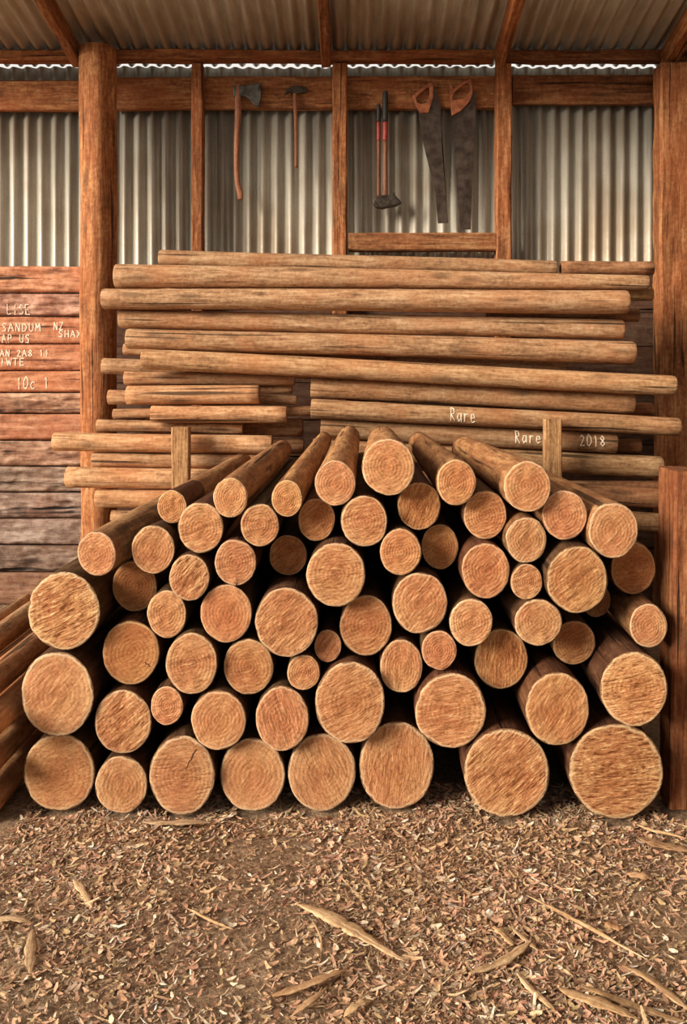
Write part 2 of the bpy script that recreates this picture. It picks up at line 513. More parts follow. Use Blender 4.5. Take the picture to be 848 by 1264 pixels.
def build_planks():
    root = empty('wall_rear', (-2.4, 5.77, 0))
    tag(root, 'rough horizontal plank cladding with chalk writing left of the round post', 'wall', kind='structure')
    tints = [(1.05, .86, .74), (1.05, .8, .72), (1.0, .8, .70), (1.02, .80, .68), (1.0, .78, .64), (1.04, .86, .72), (.92, .78, .70), (.95, .82, .72),
             (.66, .64, .62), (.80, .80, .82), (.70, .72, .76), (.58, .58, .58), (.5, .5, .5)]
    D = 5.755
    fronts = []
    for i, (y0, y1) in enumerate(PLANK_Y):
        z1, z0 = pt(0, y0 + .5, D).z, pt(0, y1 - .2, D).z
        z0 = max(z0, 0.0)
        rr = random.Random(i)
        # surface with split, knotted relief
        nx, nz = 150, 14
        x0, x1 = -3.1, -1.715
        vs, fs = [], []
        amp = 0.017 if i in (0, 1, 5, 7, 8, 9, 10, 11) else 0.006
        for j in range(nz + 1):
            v = j / nz
            for k in range(nx + 1):
                x = x0 + (x1 - x0) * k / nx
                z = z0 + (z1 - z0) * v
                e = 0.005 * noise.noise(Vector((x * 4, i * 3.3, 1 if v > .5 else 7))) * (1 if v in (0, 1) else 0)
                d = amp * (0.9 - 2.4 * abs(noise.noise(Vector((x * 4, z * 20, i * 5.0))))) * .8 + amp * 0.6 * noise.noise(Vector((x * 14, z * 70, i * 2.0)))
                edge = 0.010 * (max(0, abs(v - 0.5) - 0.38) / 0.12) ** 2
                vs.append((x, D + edge - d * (0.3 if v in (0, 1) else 1), z + e))
        W = nx + 1
        for j in range(nz):
            for k in range(nx):
                fs.append((j * W + k, j * W + k + 1, (j + 1) * W + k + 1, (j + 1) * W + k))
        nb = len(vs)
        vs += [(x0, D + 0.045, z0), (x1, D + 0.045, z0), (x1, D + 0.045, z1), (x0, D + 0.045, z1)]
        fs.append((nb + 3, nb + 2, nb + 1, nb))
        fs.append(tuple([nb, nb + 1] + [k for k in range(nx, -1, -1)]))
        fs.append(tuple([nb + 2, nb + 3] + [nz * W + k for k in range(nx + 1)]))
        fs.append(tuple([nb + 1, nb + 2] + [j * W + nx for j in range(nz, -1, -1)]))
        fs.append(tuple([nb + 3, nb] + [j * W for j in range(nz + 1)]))
        o = link('plank', [Vector(v) - Vector((-2.4, 5.77, 0)) for v in vs], fs, M_GNARL if i in (1, 5, 7, 8, 9, 10, 11) else M_PLANK, root, True)
        o.color = (*tints[i], 1)
        fronts.append(o)
    dk = empty('wall_rear', (0.2, 5.77, 0))
    tag(dk, 'dark plank cladding of the lower wall behind the pole rack', 'wall', kind='structure')
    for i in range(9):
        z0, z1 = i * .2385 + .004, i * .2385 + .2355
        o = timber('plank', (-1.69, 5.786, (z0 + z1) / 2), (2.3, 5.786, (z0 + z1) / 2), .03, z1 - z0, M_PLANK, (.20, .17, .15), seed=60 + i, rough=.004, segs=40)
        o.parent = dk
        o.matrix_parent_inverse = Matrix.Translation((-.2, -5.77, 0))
    bpy.context.view_layer.update()
    chalk(fronts[1], 'LISE', 8, 376, 30, 12, D - 0.012)
    chalk(fronts[2], 'SANDUM', 2, 399, 50, 10, D - 0.006)
    chalk(fronts[2], 'NZ', 66, 398, 14, 9, D - 0.006)
    chalk(fronts[2], 'AP US', 2, 413, 36, 10, D - 0.006)
    chalk(fronts[2], 'SHAX', 72, 408, 30, 8, D - 0.006)
    chalk(fronts[3], 'AN 2A8 11', 0, 432, 62, 8, D - 0.006)
    chalk(fronts[3], 'IWTE', 0, 442, 32, 9, D - 0.006)
    chalk(fronts[4], '10c 1', 20, 466, 42, 14, D - 0.006)

# handwritten letters as strokes in a unit box
GL = {
    'A': [[(0, 0), (.45, 1), (.9, 0)], [(.2, .4), (.75, .42)]],
    'D': [[(.1, 0), (.1, 1), (.6, .85), (.85, .5), (.6, .1), (.1, 0)]],
    'E': [[(.8, 1), (.1, 1), (.1, 0), (.85, .02)], [(.1, .52), (.65, .5)]],
    'H': [[(.1, 0), (.12, 1)], [(.8, 0), (.8, 1)], [(.1, .5), (.8, .52)]],
    'I': [[(.4, 0), (.45, 1)]],
    'L': [[(.15, 1), (.12, 0), (.8, .05)]],
    'M': [[(.05, 0), (.15, 1), (.45, .4), (.75, 1), (.9, 0)]],
    'N': [[(.1, 0), (.15, 1), (.75, 0), (.8, 1)]],
    'O': [[(.5, 1), (.1, .6), (.2, .1), (.6, 0), (.9, .4), (.75, .9), (.5, 1)]],
    'P': [[(.15, 0), (.15, 1), (.7, .95), (.75, .6), (.15, .5)]],
    'R': [[(.1, 0), (.15, 1), (.65, .95), (.7, .6), (.15, .5), (.8, 0)]],
    'S': [[(.8, .9), (.4, 1), (.15, .75), (.75, .35), (.6, .05), (.1, .05)]],
    'T': [[(.0, .95), (.9, 1)], [(.45, 1), (.42, 0)]],
    'U': [[(.1, 1), (.12, .2), (.45, 0), (.78, .2), (.8, 1)]],
    'W': [[(.0, 1), (.25, 0), (.48, .7), (.7, 0), (.95, 1)]],
    'X': [[(.1, 0), (.85, 1)], [(.1, 1), (.85, 0)]],
    'Z': [[(.1, 1), (.8, 1), (.1, 0), (.85, .03)]],
    'a': [[(.75, .6), (.3, .62), (.1, .3), (.3, 0), (.7, .2), (.75, .6), (.8, 0)]],
    'r': [[(.2, 0), (.2, .62)], [(.2, .4), (.5, .62), (.75, .55)]],
    'e': [[(.12, .32), (.8, .36), (.6, .62), (.25, .58), (.1, .25), (.35, 0), (.8, .1)]],
    'c': [[(.8, .55), (.4, .65), (.12, .3), (.4, 0), (.8, .1)]],
    '0': [[(.5, 1.1), (.1, .7), (.15, .15), (.5, 0), (.85, .35), (.8, .85), (.5, 1.1)]],
    '1': [[(.3, .8), (.5, 1), (.48, 0)]],
    '2': [[(.1, .8), (.45, 1), (.75, .75), (.1, 0), (.85, .02)]],
    '8': [[(.5, .52), (.15, .75), (.5, 1), (.8, .75), (.5, .52), (.1, .22), (.5, 0), (.85, .25), (.5, .52)]],
}

def chalk(parent, text, px, py, wpx, hpx, d, surf=None, slope=0.0, th=0.0030, jit=4):
    """chalked handwriting on parent; surf(x, z) gives the distance of a curved surface"""
    rr = random.Random(sum(map(ord, text)) + int(px))
    if surf is None:
        bpy.context.view_layer.update()
        inv0 = parent.matrix_world.inverted()
        def surf(x, z):
            ok, loc, *_x = parent.ray_cast(inv0 @ Vector((x, d - .3, z)), Vector((0, 1, 0)))
            return (parent.matrix_world @ loc).y - 0.001 if ok else d
    adv = wpx / max(1, len(text))
    bm = bmesh.new()
    for i, ch in enumerate(text):
        for st in GL.get(ch, []):
            pts = []
            for (u, v) in st:
                x = px + (i + u * 0.82) * adv
                y = py + hpx * (1 - v) + slope * (x - px) + rr.uniform(-1, 1) * hpx * 0.03
                pts.append((x, y))
            for (a, b) in zip(pts, pts[1:]):
                n_ = 3
                for k in range(n_):
                    qa = (a[0] + (b[0] - a[0]) * k / n_, a[1] + (b[1] - a[1]) * k / n_)
                    qb = (a[0] + (b[0] - a[0]) * (k + 1) / n_, a[1] + (b[1] - a[1]) * (k + 1) / n_)
                    A, B = pt(*qa, d), pt(*qb, d)
                    if surf:
                        A.y = surf(A.x, A.z); B.y = surf(B.x, B.z)
                    t_ = Vector((B.x - A.x, 0, B.z - A.z))
                    if t_.length < 1e-6:
                        continue
                    t_.normalize()
                    nn = Vector((-t_.z, 0, t_.x)) * th * rr.uniform(0.7, 1.15)
                    ex = t_ * th * 0.5
                    dd = Vector((0, -0.0015, 0)); bb = Vector((0, 0.004, 0))
                    f = [bm.verts.new(p) for p in (A - ex - nn + dd, B + ex - nn + dd, B + ex + nn + dd, A - ex + nn + dd)]
                    g = [bm.verts.new(p) for p in (A - ex - nn + bb, B + ex - nn + bb, B + ex + nn + bb, A - ex + nn + bb)]
                    bm.faces.new(f)
                    for q in range(4):
                        bm.faces.new((f[q], f[(q + 1) % 4], g[(q + 1) % 4], g[q]))
    o = link_bm('chalk_writing', bm, M_CHALK)
    bpy.context.view_layer.update()
    o.parent = parent
    o.matrix_parent_inverse = parent.matrix_world.inverted()
    o['label'] = 'pale chalk handwriting'
    return o

# ------------------------------------------------------------------ logs of the pile
def outline(seed, k1=0.018):
    rr = random.Random(seed)
    am = [(n_, k1 * rr.uniform(0.3, 1.0) / (n_ ** 0.8), rr.uniform(0, 6.28)) for n_ in (2, 3, 4, 5, 7)]
    f = lambda a: 1 + sum(A * math.cos(n_ * a + p) for n_, A, p in am)
    top = max(f(k * 0.1309) for k in range(48))
    return lambda a: f(a) / top

def face_mesh(rx, rz, fn, seed, back=False):
    rings = [0.0, 0.12, 0.25, 0.38, 0.5, 0.62, 0.74, 0.84, 0.91, 0.96, 1.0]
    K = 48
    vs, rad, fs = [(0, 0, 0)], [0.0], []
    for r in rings[1:]:
        for k in range(K):
            a = 2 * math.pi * k / K
            f = fn(a) * r
            y = 0.003 * noise.noise(Vector((math.cos(a) * r * 3, math.sin(a) * r * 3, seed * 1.7)))
            if r > 0.955:
                y += 0.0035 * (r - 0.95) / 0.05 * (1 + 0.8 * noise.noise(Vector((a * 4, seed, 0))))
            vs.append((rx * f * math.cos(a), y, rz * f * math.sin(a)))
            rad.append(r)
    for k in range(K):
        fs.append((0, 1 + k, 1 + (k + 1) % K))
    for j in range(len(rings) - 2):
        a0, b0 = 1 + j * K, 1 + (j + 1) * K
        for k in range(K):
            fs.append((a0 + k, b0 + k, b0 + (k + 1) % K, a0 + (k + 1) % K))
    return vs, fs, rad, K

def make_log(px, py, rpx, rpy, d, length, label, tint, saw, spin, seed, rear=None, taper=0.86, crack=None, bark=(1, 1, 1), bend=0.0, centre=None):
    p = centre if centre is not None else pt(px, py, d)
    rx, rz = rpx * d / FPX, rpy * d / FPX
    direc = Vector((0, 1, 0))
    if rear is not None:
        direc = (rear - p)
        length = direc.length
        direc.normalize()
    q = Vector((0, 1, 0)).rotation_difference(direc)
    root = empty('log', p, q)
    tag(root, label, 'log', 'logs of the front pile')
    fn = outline(seed)
    fv, ff, rad, K = face_mesh(rx, rz, fn, seed)
    # turn the face about the log so that the saw marks of each log run their own way: mesh is rotated in its own frame
    rot = Matrix.Rotation(spin, 4, 'Y')
    fo = link('cut_face', [rot.inverted() @ Vector(v) for v in fv], ff, M_CUT, root)
    fo.matrix_local = rot
    at = fo.data.attributes.new('rad', 'FLOAT', 'POINT')
    at.data.foreach_set('value', rad)
    fo.color = (*tint, saw)
    # body
    N = max(6, int(length / 0.09))
    vs, fs = [], []
    for i in range(N + 1):
        u = i / N
        s = 1 + (taper - 1) * u
        y = u * length
        ox = bend * math.sin(u * math.pi * 1.1)
        oz = bend * 0.9 * math.sin(u * math.pi * 1.1)
        for k in range(K):
            a = 2 * math.pi * k / K
            f = fn(a) * s
            if i > 0:
                f *= 1 + 0.016 * noise.noise(Vector((math.cos(a) * 1.3, math.sin(a) * 1.3, y * 2.2 + seed * 3))) + 0.007 * noise.noise(Vector((a * 5, y * 1.5, seed)))
            yy = y + (0.0035 if i == 0 else 0)
            vs.append((rx * f * math.cos(a) + ox, yy, rz * f * math.sin(a) + oz))
    for i in range(N):
        for k in range(K):
            fs.append((i * K + k, i * K + (k + 1) % K, (i + 1) * K + (k + 1) % K, (i + 1) * K + k))
    c = len(vs); vs.append((bend * math.sin(math.pi * 1.1), length, 0))
    for k in range(K):
        fs.append((N * K + k, N * K + (k + 1) % K, c))
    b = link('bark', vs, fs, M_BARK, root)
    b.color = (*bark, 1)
    if crack:
        for (a, r0, r1) in crack:
            bm = bmesh.new()
            ca, sa = math.cos(a), math.sin(a)
            pts = []
            n_ = 8
            for k in range(n_ + 1):
                r = r0 + (r1 - r0) * k / n_
                wv = 0.003 * math.sin(k * 1.9 + seed)
                wd = 0.0008 + 0.0016 * k / n_
                base = Vector((rx * r * ca - sa * wv * .6, -0.0012, rz * r * sa + ca * wv * .6))
                pts.append((base + Vector((-sa, 0, ca)) * wd, base - Vector((-sa, 0, ca)) * wd))
            V = [(bm.verts.new(x), bm.verts.new(y)) for x, y in pts]
            Wv = [(bm.verts.new(x + Vector((0, .01, 0))), bm.verts.new(y + Vector((0, .01, 0)))) for x, y in pts]
            for k in range(n_):
                bm.faces.new((V[k][0], V[k + 1][0], V[k + 1][1], V[k][1]))
                bm.faces.new((V[k][0], Wv[k][0], Wv[k + 1][0], V[k + 1][0]))
                bm.faces.new((V[k][1], V[k + 1][1], Wv[k + 1][1], Wv[k][1]))
            link_bm('drying_crack', bm, M_CRACK, root)
    return root

M_CRACK = m_plain('dark_crack', C(52, 30, 18), C(80, 46, 26), 40, 0.9)

Yl, Or, Dk, Pk, Tn = (1.08, 1.02, .92), (1.0, .88, .76), (.74, .60, .46), (1.0, .84, .76), (.96, .88, .78)
PI = math.pi
# px, py, rx, ry, distance, length, tint (set-back ends darker: wood tone plus recess shade), saw depth, saw angle, label, extras
LOGS = [
 # bottom row on the ground
 (77, 955, 43, 47, None, 1.74, (1.0, .9, .76), .35, .3, 'tan log at the left end of the bottom row beside the slanting poles', {}),
 (155, 970, 33, 37, None, 1.74, Tn, .35, 1.2, 'small round log second from the left in the bottom row', {}),
 (230, 959, 41, 49, None, 1.74, Tn, .55, .1, 'cracked log third from the left in the bottom row', {'crack': [(1.0, .2, .8)]}),
 (317, 958, 40, 45, None, 1.74, Tn, .3, .9, 'ringed log fourth from the left in the bottom row', {}),
 (401, 955, 42, 48, None, 1.74, Tn, .45, 2.0, 'plain tan log fifth from the left in the bottom row', {}),
 (493, 947, 46, 54, None, 1.74, Or, .55, 1.45, 'tall oval log with upright saw marks, sixth in the bottom row', {}),
 (629, 956, 56, 58, None, 1.74, (.98, .88, .74), .9, .75, 'very large bottom-row log with slanting saw marks, beside the biggest log', {}),
 (755, 954, 60, 61, None, 1.74, (.98, .88, .72), 1.0, .1, 'biggest log of the pile, bottom corner next to the leaning timber', {}),
 # left edge
 (76, 857, 44, 51, 3.0, 1.76, Yl, .4, .8, 'large yellow log in the middle of the three big ends at the left edge', {}),
 (84, 755, 44, 47, 3.0, 1.76, (1.12, 1.03, .88), 1.0, .45, 'large yellow log with wavy chiselled face at the upper left edge', {}),
 (121, 689, 25, 27, 3.0, 0, Pk, .5, .6, 'long log with round end slanting up at the upper left slope of the pile', {'rear': (300, 574, 4.7), 'taper': .8, 'bark': (.95, .92, .86)}),
 # second tier
 (157, 890, 37, 41, 3.02, 1.76, Or, .9, .75, 'orange log with slanting dark saw marks above the small bottom-row log', {}),
 (210, 866, 20, 24, 3.0, 1.76, Pk, .4, .2, 'very small log wedged above the cracked bottom-row log', {}),
 (271, 886, 35, 38, 3.0, 1.76, Or, .35, 1.0, 'ringed orange log resting between the cracked and ringed bottom logs', {}),
 (352, 886, 33, 41, 3.0, 1.76, Pk, .5, 1.9, 'pale pinkish log standing above two bottom logs left of the tall big one', {}),
 (435, 863, 44, 51, 3.0, 1.76, Or, .65, .5, 'large upright oval log above the fifth and sixth bottom logs', {}),
 (561, 876, 46, 49, 2.99, 1.76, Or, .6, .15, 'large round log above the gap beside the tall oval bottom log', {}),
 (683, 872, 44, 50, 2.97, 1.76, (.95, .82, .66), .6, .95, 'large log with pale left rim between the two biggest bottom logs', {}),
 (777, 845, 44, 49, 2.95, 1.76, (1.0, .88, .72), .9, .2, 'large log with level saw marks right against the leaning timber', {}),
 # third tier
 (163, 806, 36, 40, 3.05, 1.74, (.84, .68, .5), .3, .4, 'dark orange log with short radial crack beside the big yellow logs', {'crack': [(-.55, .55, .9)]}),
 (236, 817, 32, 38, 3.0, 1.76, Or, .5, .3, 'orange log touching the dark cracked orange log on its right', {}),
 (312, 826, 31, 35, 3.03, 1.76, (.88, .76, .62), .35, .2, 'brown log under the large diagonal-marked log, beside a very small one', {}),
 (376, 828, 20.5, 22.5, 3.0, 1.76, Or, .4, .8, 'small log snug against the large upright oval log', {}),
 (407, 797, 16.5, 20, 3.03, 1.76, Pk, .5, .9, 'smallest log of the pile, tucked below the large diagonal-marked log', {}),
 (500, 828, 27, 34, 3.03, 1.76, Or, .4, 1.5, 'narrow oval log right of the large upright oval log', {}),
 (545, 805, 22.5, 25, 3.0, 1.76, Pk, .4, .3, 'small log with pale rim perched between two larger logs in the middle', {}),
 (624, 819, 33, 37, 3.06, 1.74, (.86, .72, .54), .7, 1.5, 'brown log with upright dark saw lines above the biggest two', {}),
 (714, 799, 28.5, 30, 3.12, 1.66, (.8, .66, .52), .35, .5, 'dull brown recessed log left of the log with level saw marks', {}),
 (795, 770, 25, 29, 3.0, 1.76, Tn, .4, .6, 'grey-tan log with dark pith at the right edge beside the leaning timber', {'bark': (.58, .52, .46)}),
 # fourth tier
 (209, 760, 24, 29, 3.03, 1.76, Or, .5, .5, 'mid-size log under the sharply saw-marked small log, left part of the pile', {}),
 (282, 761, 32, 36, 3.02, 1.76, (1.0, .8, .68), .3, 1.1, 'reddish ringed log left of the large diagonal-marked log', {}),
 (358, 763, 41, 45, 2.98, 1.76, Or, .8, .75, 'large orange log with diagonal saw marks in the centre of the pile', {}),
 (457, 774, 33, 38, 3.03, 1.76, (.88, .74, .6), .45, .4, 'plain brown log right of the smallest log', {}),
 (522, 746, 35, 38, 3.0, 1.76, Or, .55, .9, 'round orange log right of centre below the pithy small log', {}),
 (586, 774, 27, 30, 3.0, 1.76, Yl, .4, .5, 'yellowish log with dark bark edge beside the round orange log', {}),
 (659, 767, 29, 28.5, 3.0, 1.76, Tn, .45, .6, 'broad tan log directly below a tiny round log', {}),
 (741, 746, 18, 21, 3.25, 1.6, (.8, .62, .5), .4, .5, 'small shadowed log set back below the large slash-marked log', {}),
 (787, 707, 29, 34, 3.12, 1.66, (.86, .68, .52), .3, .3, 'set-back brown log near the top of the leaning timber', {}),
 # fifth tier
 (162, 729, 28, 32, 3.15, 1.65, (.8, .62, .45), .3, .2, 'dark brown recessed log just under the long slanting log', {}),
 (238, 716, 25, 29, 3.0, 1.76, Or, 1.0, .85, 'small log with bold slanting dark saw marks, left part of the pile', {}),
 (296, 700, 26, 29, 3.0, 1.76, Pk, .5, .3, 'pinkish log with small split at its lower rim', {'crack': [(-1.5, .65, .95)]}),
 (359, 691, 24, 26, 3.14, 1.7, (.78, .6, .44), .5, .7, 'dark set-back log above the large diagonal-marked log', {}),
 (419, 708, 37, 40, 2.98, 1.76, Or, .6, .15, 'large orange log in the upper middle with level saw marks', {}),
 (498, 687, 26, 29, 3.0, 1.76, (1.0, .84, .7), .4, .3, 'small log with clear dark pith and rings, right of the upper-middle large log', {}),
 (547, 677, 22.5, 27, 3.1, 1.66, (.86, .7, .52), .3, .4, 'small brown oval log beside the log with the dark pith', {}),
 (594, 710, 30, 34, 3.0, 1.76, (1.0, .8, .68), .6, .8, 'reddish saw-marked log left of the tiny round log', {}),
 (646, 717, 19.5, 21.5, 3.0, 1.76, Or, .5, .4, 'tiny round log left of the large slash-marked log', {}),
 (707, 713, 37, 41, 2.96, 1.76, (1.0, .9, .72), .7, .7, 'large tan slash-marked log at the right with pale bark edge', {}),
 # sixth tier
 (189, 678, 26, 29, 3.03, .20, Or, .5, 1.0, 'short orange log under a smaller end leaning on the long slanting log', {}),
 (214, 627, 18, 20, 3.14, .40, (1.0, .86, .68), .4, .5, 'small set-back end lying against the long slanting log', {}),
 (253, 657, 28, 31, 3.02, .55, Or, .55, .4, 'orange log below the kinked log on the upper left slope', {}),
 (323, 654, 24, 27, 3.0, 1.76, Or, .5, .2, 'orange log below and between the kinked log and the thin slanting one', {}),
 (395, 647, 23, 27, 3.08, 1.66, (.88, .72, .54), .4, .6, 'brown log with dark knot below the log with the pale column of bark', {}),
 (454, 649, 29, 32, 3.0, 1.76, Or, .55, .3, 'round orange log just under the topmost log', {}),
 (520, 630, 26, 29, 3.05, 1.74, (.9, .72, .54), .7, 1.2, 'brown log with steep saw marks right of the topmost log', {}),
 (597, 641, 27, 30, 3.05, 1.74, (1.0, .8, .66), .5, .3, 'reddish log below the long log that slants across the right stake', {}),
 (644, 668, 25, 28, 3.0, 1.76, Tn, .55, .9, 'grey-tan log with swirling marks directly above the tiny round log', {'bark': (.58, .52, .46)}),
 (699, 636, 27, 30, 3.0, 1.76, Pk, .4, .5, 'pinkish log right of the long upper log, near the right stake', {'bark': (1.1, 1.05, .95)}),
 (754, 660, 30, 34, 2.98, 1.76, Tn, .4, .8, 'uppermost log on the right slope with pale bark sleeve', {'bark': (1.2, 1.15, 1.05)}),
 # crest
 (287, 620, 21, 24, 3.0, 0, Or, .4, .9, 'kinked log with bent trunk at the upper left of the crest', {'rear': (352, 560, 4.75), 'taper': .82, 'bend': .022, 'bark': (.9, .82, .74)}),
 (359, 621, 19.5, 23, 3.0, 0, (1.0, .88, .7), .4, .4, 'thin log slanting back, between the kinked log and the pale column log', {'rear': (402, 558, 4.7), 'taper': .75, 'bark': (1.05, .98, .86)}),
 (419, 602, 25, 28, 3.0, 0, Pk, .4, .7, 'crest log with long pale column of bark left of the topmost log', {'rear': (433, 549, 4.6), 'taper': .8, 'bark': (1.1, 1.02, .9)}),
 (485, 582, 32, 34, 2.98, 0, Or, .35, .3, 'topmost log of the pile with clear concentric rings', {'rear': (474, 549, 4.3), 'taper': .85, 'bark': (1.15, 1.1, .98)}),
 (564, 601, 24, 28, 3.0, 0, (1.0, .86, .7), .35, .5, 'ringed crest log right of the topmost log with brown bark behind', {'rear': (517, 553, 4.7), 'taper': .82, 'bark': (.85, .76, .66)}),
 (654, 604, 29, 31, 2.97, 0, Or, .35, .6, 'long pale-barked log on the right of the crest, overlapping the right stake', {'rear': (573, 555, 4.6), 'taper': .8, 'bark': (1.12, 1.04, .92)}),
]

FEET = []
def build_logs():
    # settle: the bottom row rests on the ground, neighbours do not run into one another
    P = []
    for (px, py, rx, ry, d, L, *_r) in LOGS:
        if d is None:
            d = EYE * FPX / (py + ry - CY)
        ex = _r[-1]
        c = pt(px, py, d)
        if 'rear' in ex:
            e = pt(*ex['rear']); L = e.y - d
        else:
            e = Vector((c.x, d + L, c.z))
        P.append(dict(a=[c.x, c.z], e=[e.x, e.z], r=[rx * d / FPX * 1.04, ry * d / FPX * 1.04], d=d, L=L, t=ex.get('taper', .84), ha=(c.x, c.z), he=(e.x, e.z)))
    def at(p, y):
        u = (y - p['d']) / p['L']
        s_ = 1 + (p['t'] - 1) * u
        return u, p['a'][0] + (p['e'][0] - p['a'][0]) * u, p['a'][1] + (p['e'][1] - p['a'][1]) * u, p['r'][0] * s_, p['r'][1] * s_
    def over(p, q, y, k):
        u, ax, az_, ra0, ra1 = at(p, y)
        v, bx, bz, rb0, rb1 = at(q, y)
        dx, dz = bx - ax, bz - az_
        dist = math.hypot(dx, dz) or 1e-6
        if dist > .32:
            return None
        th = math.atan2(dz, dx)
        ra = 1 / math.hypot(math.cos(th) / ra0, math.sin(th) / ra1)
        rb = 1 / math.hypot(math.cos(th) / rb0, math.sin(th) / rb1)
        return (ra + rb) * k - dist, dx / dist, dz / dist, u, v
    def slices(p, q):
        y0, y1 = max(p['d'], q['d']) + .002, min(p['d'] + p['L'], q['d'] + q['L'])
        return [y0 + (y1 - y0) * i / 5 for i in range(6)] if y1 > y0 else []
    pairs = [(p, q) for i, p in enumerate(P) for q in P[i + 1:] if math.hypot(p['a'][0] - q['a'][0], p['a'][1] - q['a'][1]) < .6]
    for it in range(120):
        for p, q in pairs:
            for y in slices(p, q):
                o = over(p, q, y, 1.015)
                if o and o[0] > 0:
                    for x, s_, u in ((p, -1, o[3]), (q, 1, o[4])):
                        for k in (0, 1):
                            m_ = s_ * o[1 + k] * o[0] * .28
                            x['a'][k] += m_ * (1 - u)
                            x['e'][k] += m_ * max(u, .15)
        for p in P:
            for k in (0, 1):
                p['a'][k] = max(p['ha'][k] - .015, min(p['ha'][k] + .015, p['a'][k]))
                p['e'][k] = max(p['he'][k] - .22, min(p['he'][k] + .22, p['e'][k]))
            p['a'][1] = max(p['a'][1], p['r'][1] * .99)
            p['e'][1] = max(p['e'][1], p['r'][1] * p['t'] * 1.03)
    for it in range(12):
        for p, q in pairs:
            for y in slices(p, q):
                o = over(p, q, y, 1.01)
                if o and o[0] > 0:
                    for x in (p, q):
                        f = max(.99, 1 - o[0] / .2)
                        x['r'] = [v * f for v in x['r']]
    FEET.extend((p['a'][0], p['a'][1], max(p['r']), p['d']) for p in P[:8])
    for i, (px, py, rx, ry, d, L, tint, saw, spin, label, ex) in enumerate(LOGS):
        p = P[i]
        (x, z), (wx, wz), d = p['a'], p['r'], p['d']
        rear = Vector((p['e'][0], d + p['L'], p['e'][1]))
        jit = 1 + R.uniform(-.04, .04)
        bk = ex.get('bark', (.29 + R.uniform(-.05, .05), .245 + R.uniform(-.03, .03), .21))  # dark bark tint, lowered further so gaps in the pile read as shade
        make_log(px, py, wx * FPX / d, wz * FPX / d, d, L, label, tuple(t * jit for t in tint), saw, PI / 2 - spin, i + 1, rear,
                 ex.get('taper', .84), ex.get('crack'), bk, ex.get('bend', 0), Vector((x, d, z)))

# ------------------------------------------------------------------ poles
def make_pole(a, b, ra, rb, label, tint, seed, group, name='pole', ends=True, wob=0.006):
    """round pole from point a to point b with radii ra, rb in metres"""
    a, b = Vector(a), Vector(b)
    L = (b - a).length
    ex = (b - a).normalized()
    q = Vector((1, 0, 0)).rotation_difference(ex)
    root = empty(name, a, q)
    tag(root, label, 'pole', group)
    K, N = 20, max(8, int(L / 0.06))
    fn = outline(seed + 500, 0.03)
    rr = random.Random(seed)
    kn = [(rr.uniform(.1, .95), rr.uniform(0, 6.28), rr.uniform(.03, .08)) for _ in range(int(L * 2.4))]
    ph = rr.uniform(0, 6)
    def cen(u):
        return (wob * L / 3 * math.sin(u * 5 + ph) * math.sin(u * PI), wob * L / 3 * math.cos(u * 4 + ph) * math.sin(u * PI))
    vs, fs = [], []
    us = [0, 0.004] + [i / N for i in range(1, N)] + [0.996, 1]
    for u in us:
        r = ra + (rb - ra) * u
        if u in (0, 1):
            r *= 0.93
        cy, cz = cen(u)
        for k in range(K):
            t = 2 * PI * k / K
            f = fn(t) * (1 + 0.035 * noise.noise(Vector((math.cos(t), math.sin(t), u * L * 2.5 + seed * 2.3))))
            for (ku, ka, kh) in kn:
                du = (u - ku) * L / 0.035
                da = math.atan2(math.sin(t - ka), math.cos(t - ka)) / 0.45
                f += kh * math.exp(-du * du - da * da)
            vs.append((u * L, cy + r * f * math.cos(t), cz + r * f * math.sin(t)))
    n_ = len(us)
    for i in range(n_ - 1):
        for k in range(K):
            fs.append((i * K + k, i * K + (k + 1) % K, (i + 1) * K + (k + 1) % K, (i + 1) * K + k))
    o = link('shaft', vs, fs, M_POLE, root)
    o.color = (*tint, 1)
    if ends:
        for s, i0 in ((0, 0), (1, (n_ - 1) * K)):
            r_ = (ra if s == 0 else rb) * 0.93
            ring = [Vector(vs[i0 + k]) for k in range(K)]
            c = sum(ring, Vector()) / K
            ev = [c + Vector((-.001 if s == 0 else .001, 0, 0))] + [c + (p - c) * .5 + Vector((-.0005 if s == 0 else .0005, 0, 0)) for p in ring] + ring
            ef, rad = [], [0] + [.5] * K + [1.0] * K
            for k in range(K):
                k2 = (k + 1) % K
                ef.append((0, 1 + k, 1 + k2)); ef.append((1 + k, 1 + K + k, 1 + K + k2, 1 + k2))
            e = link('cut_end', ev, ef, M_CUT, root)
            at = e.data.attributes.new('rad', 'FLOAT', 'POINT')
            at.data.foreach_set('value', rad)
            e.color = (*[t * .85 for t in tint], .3)
    return root

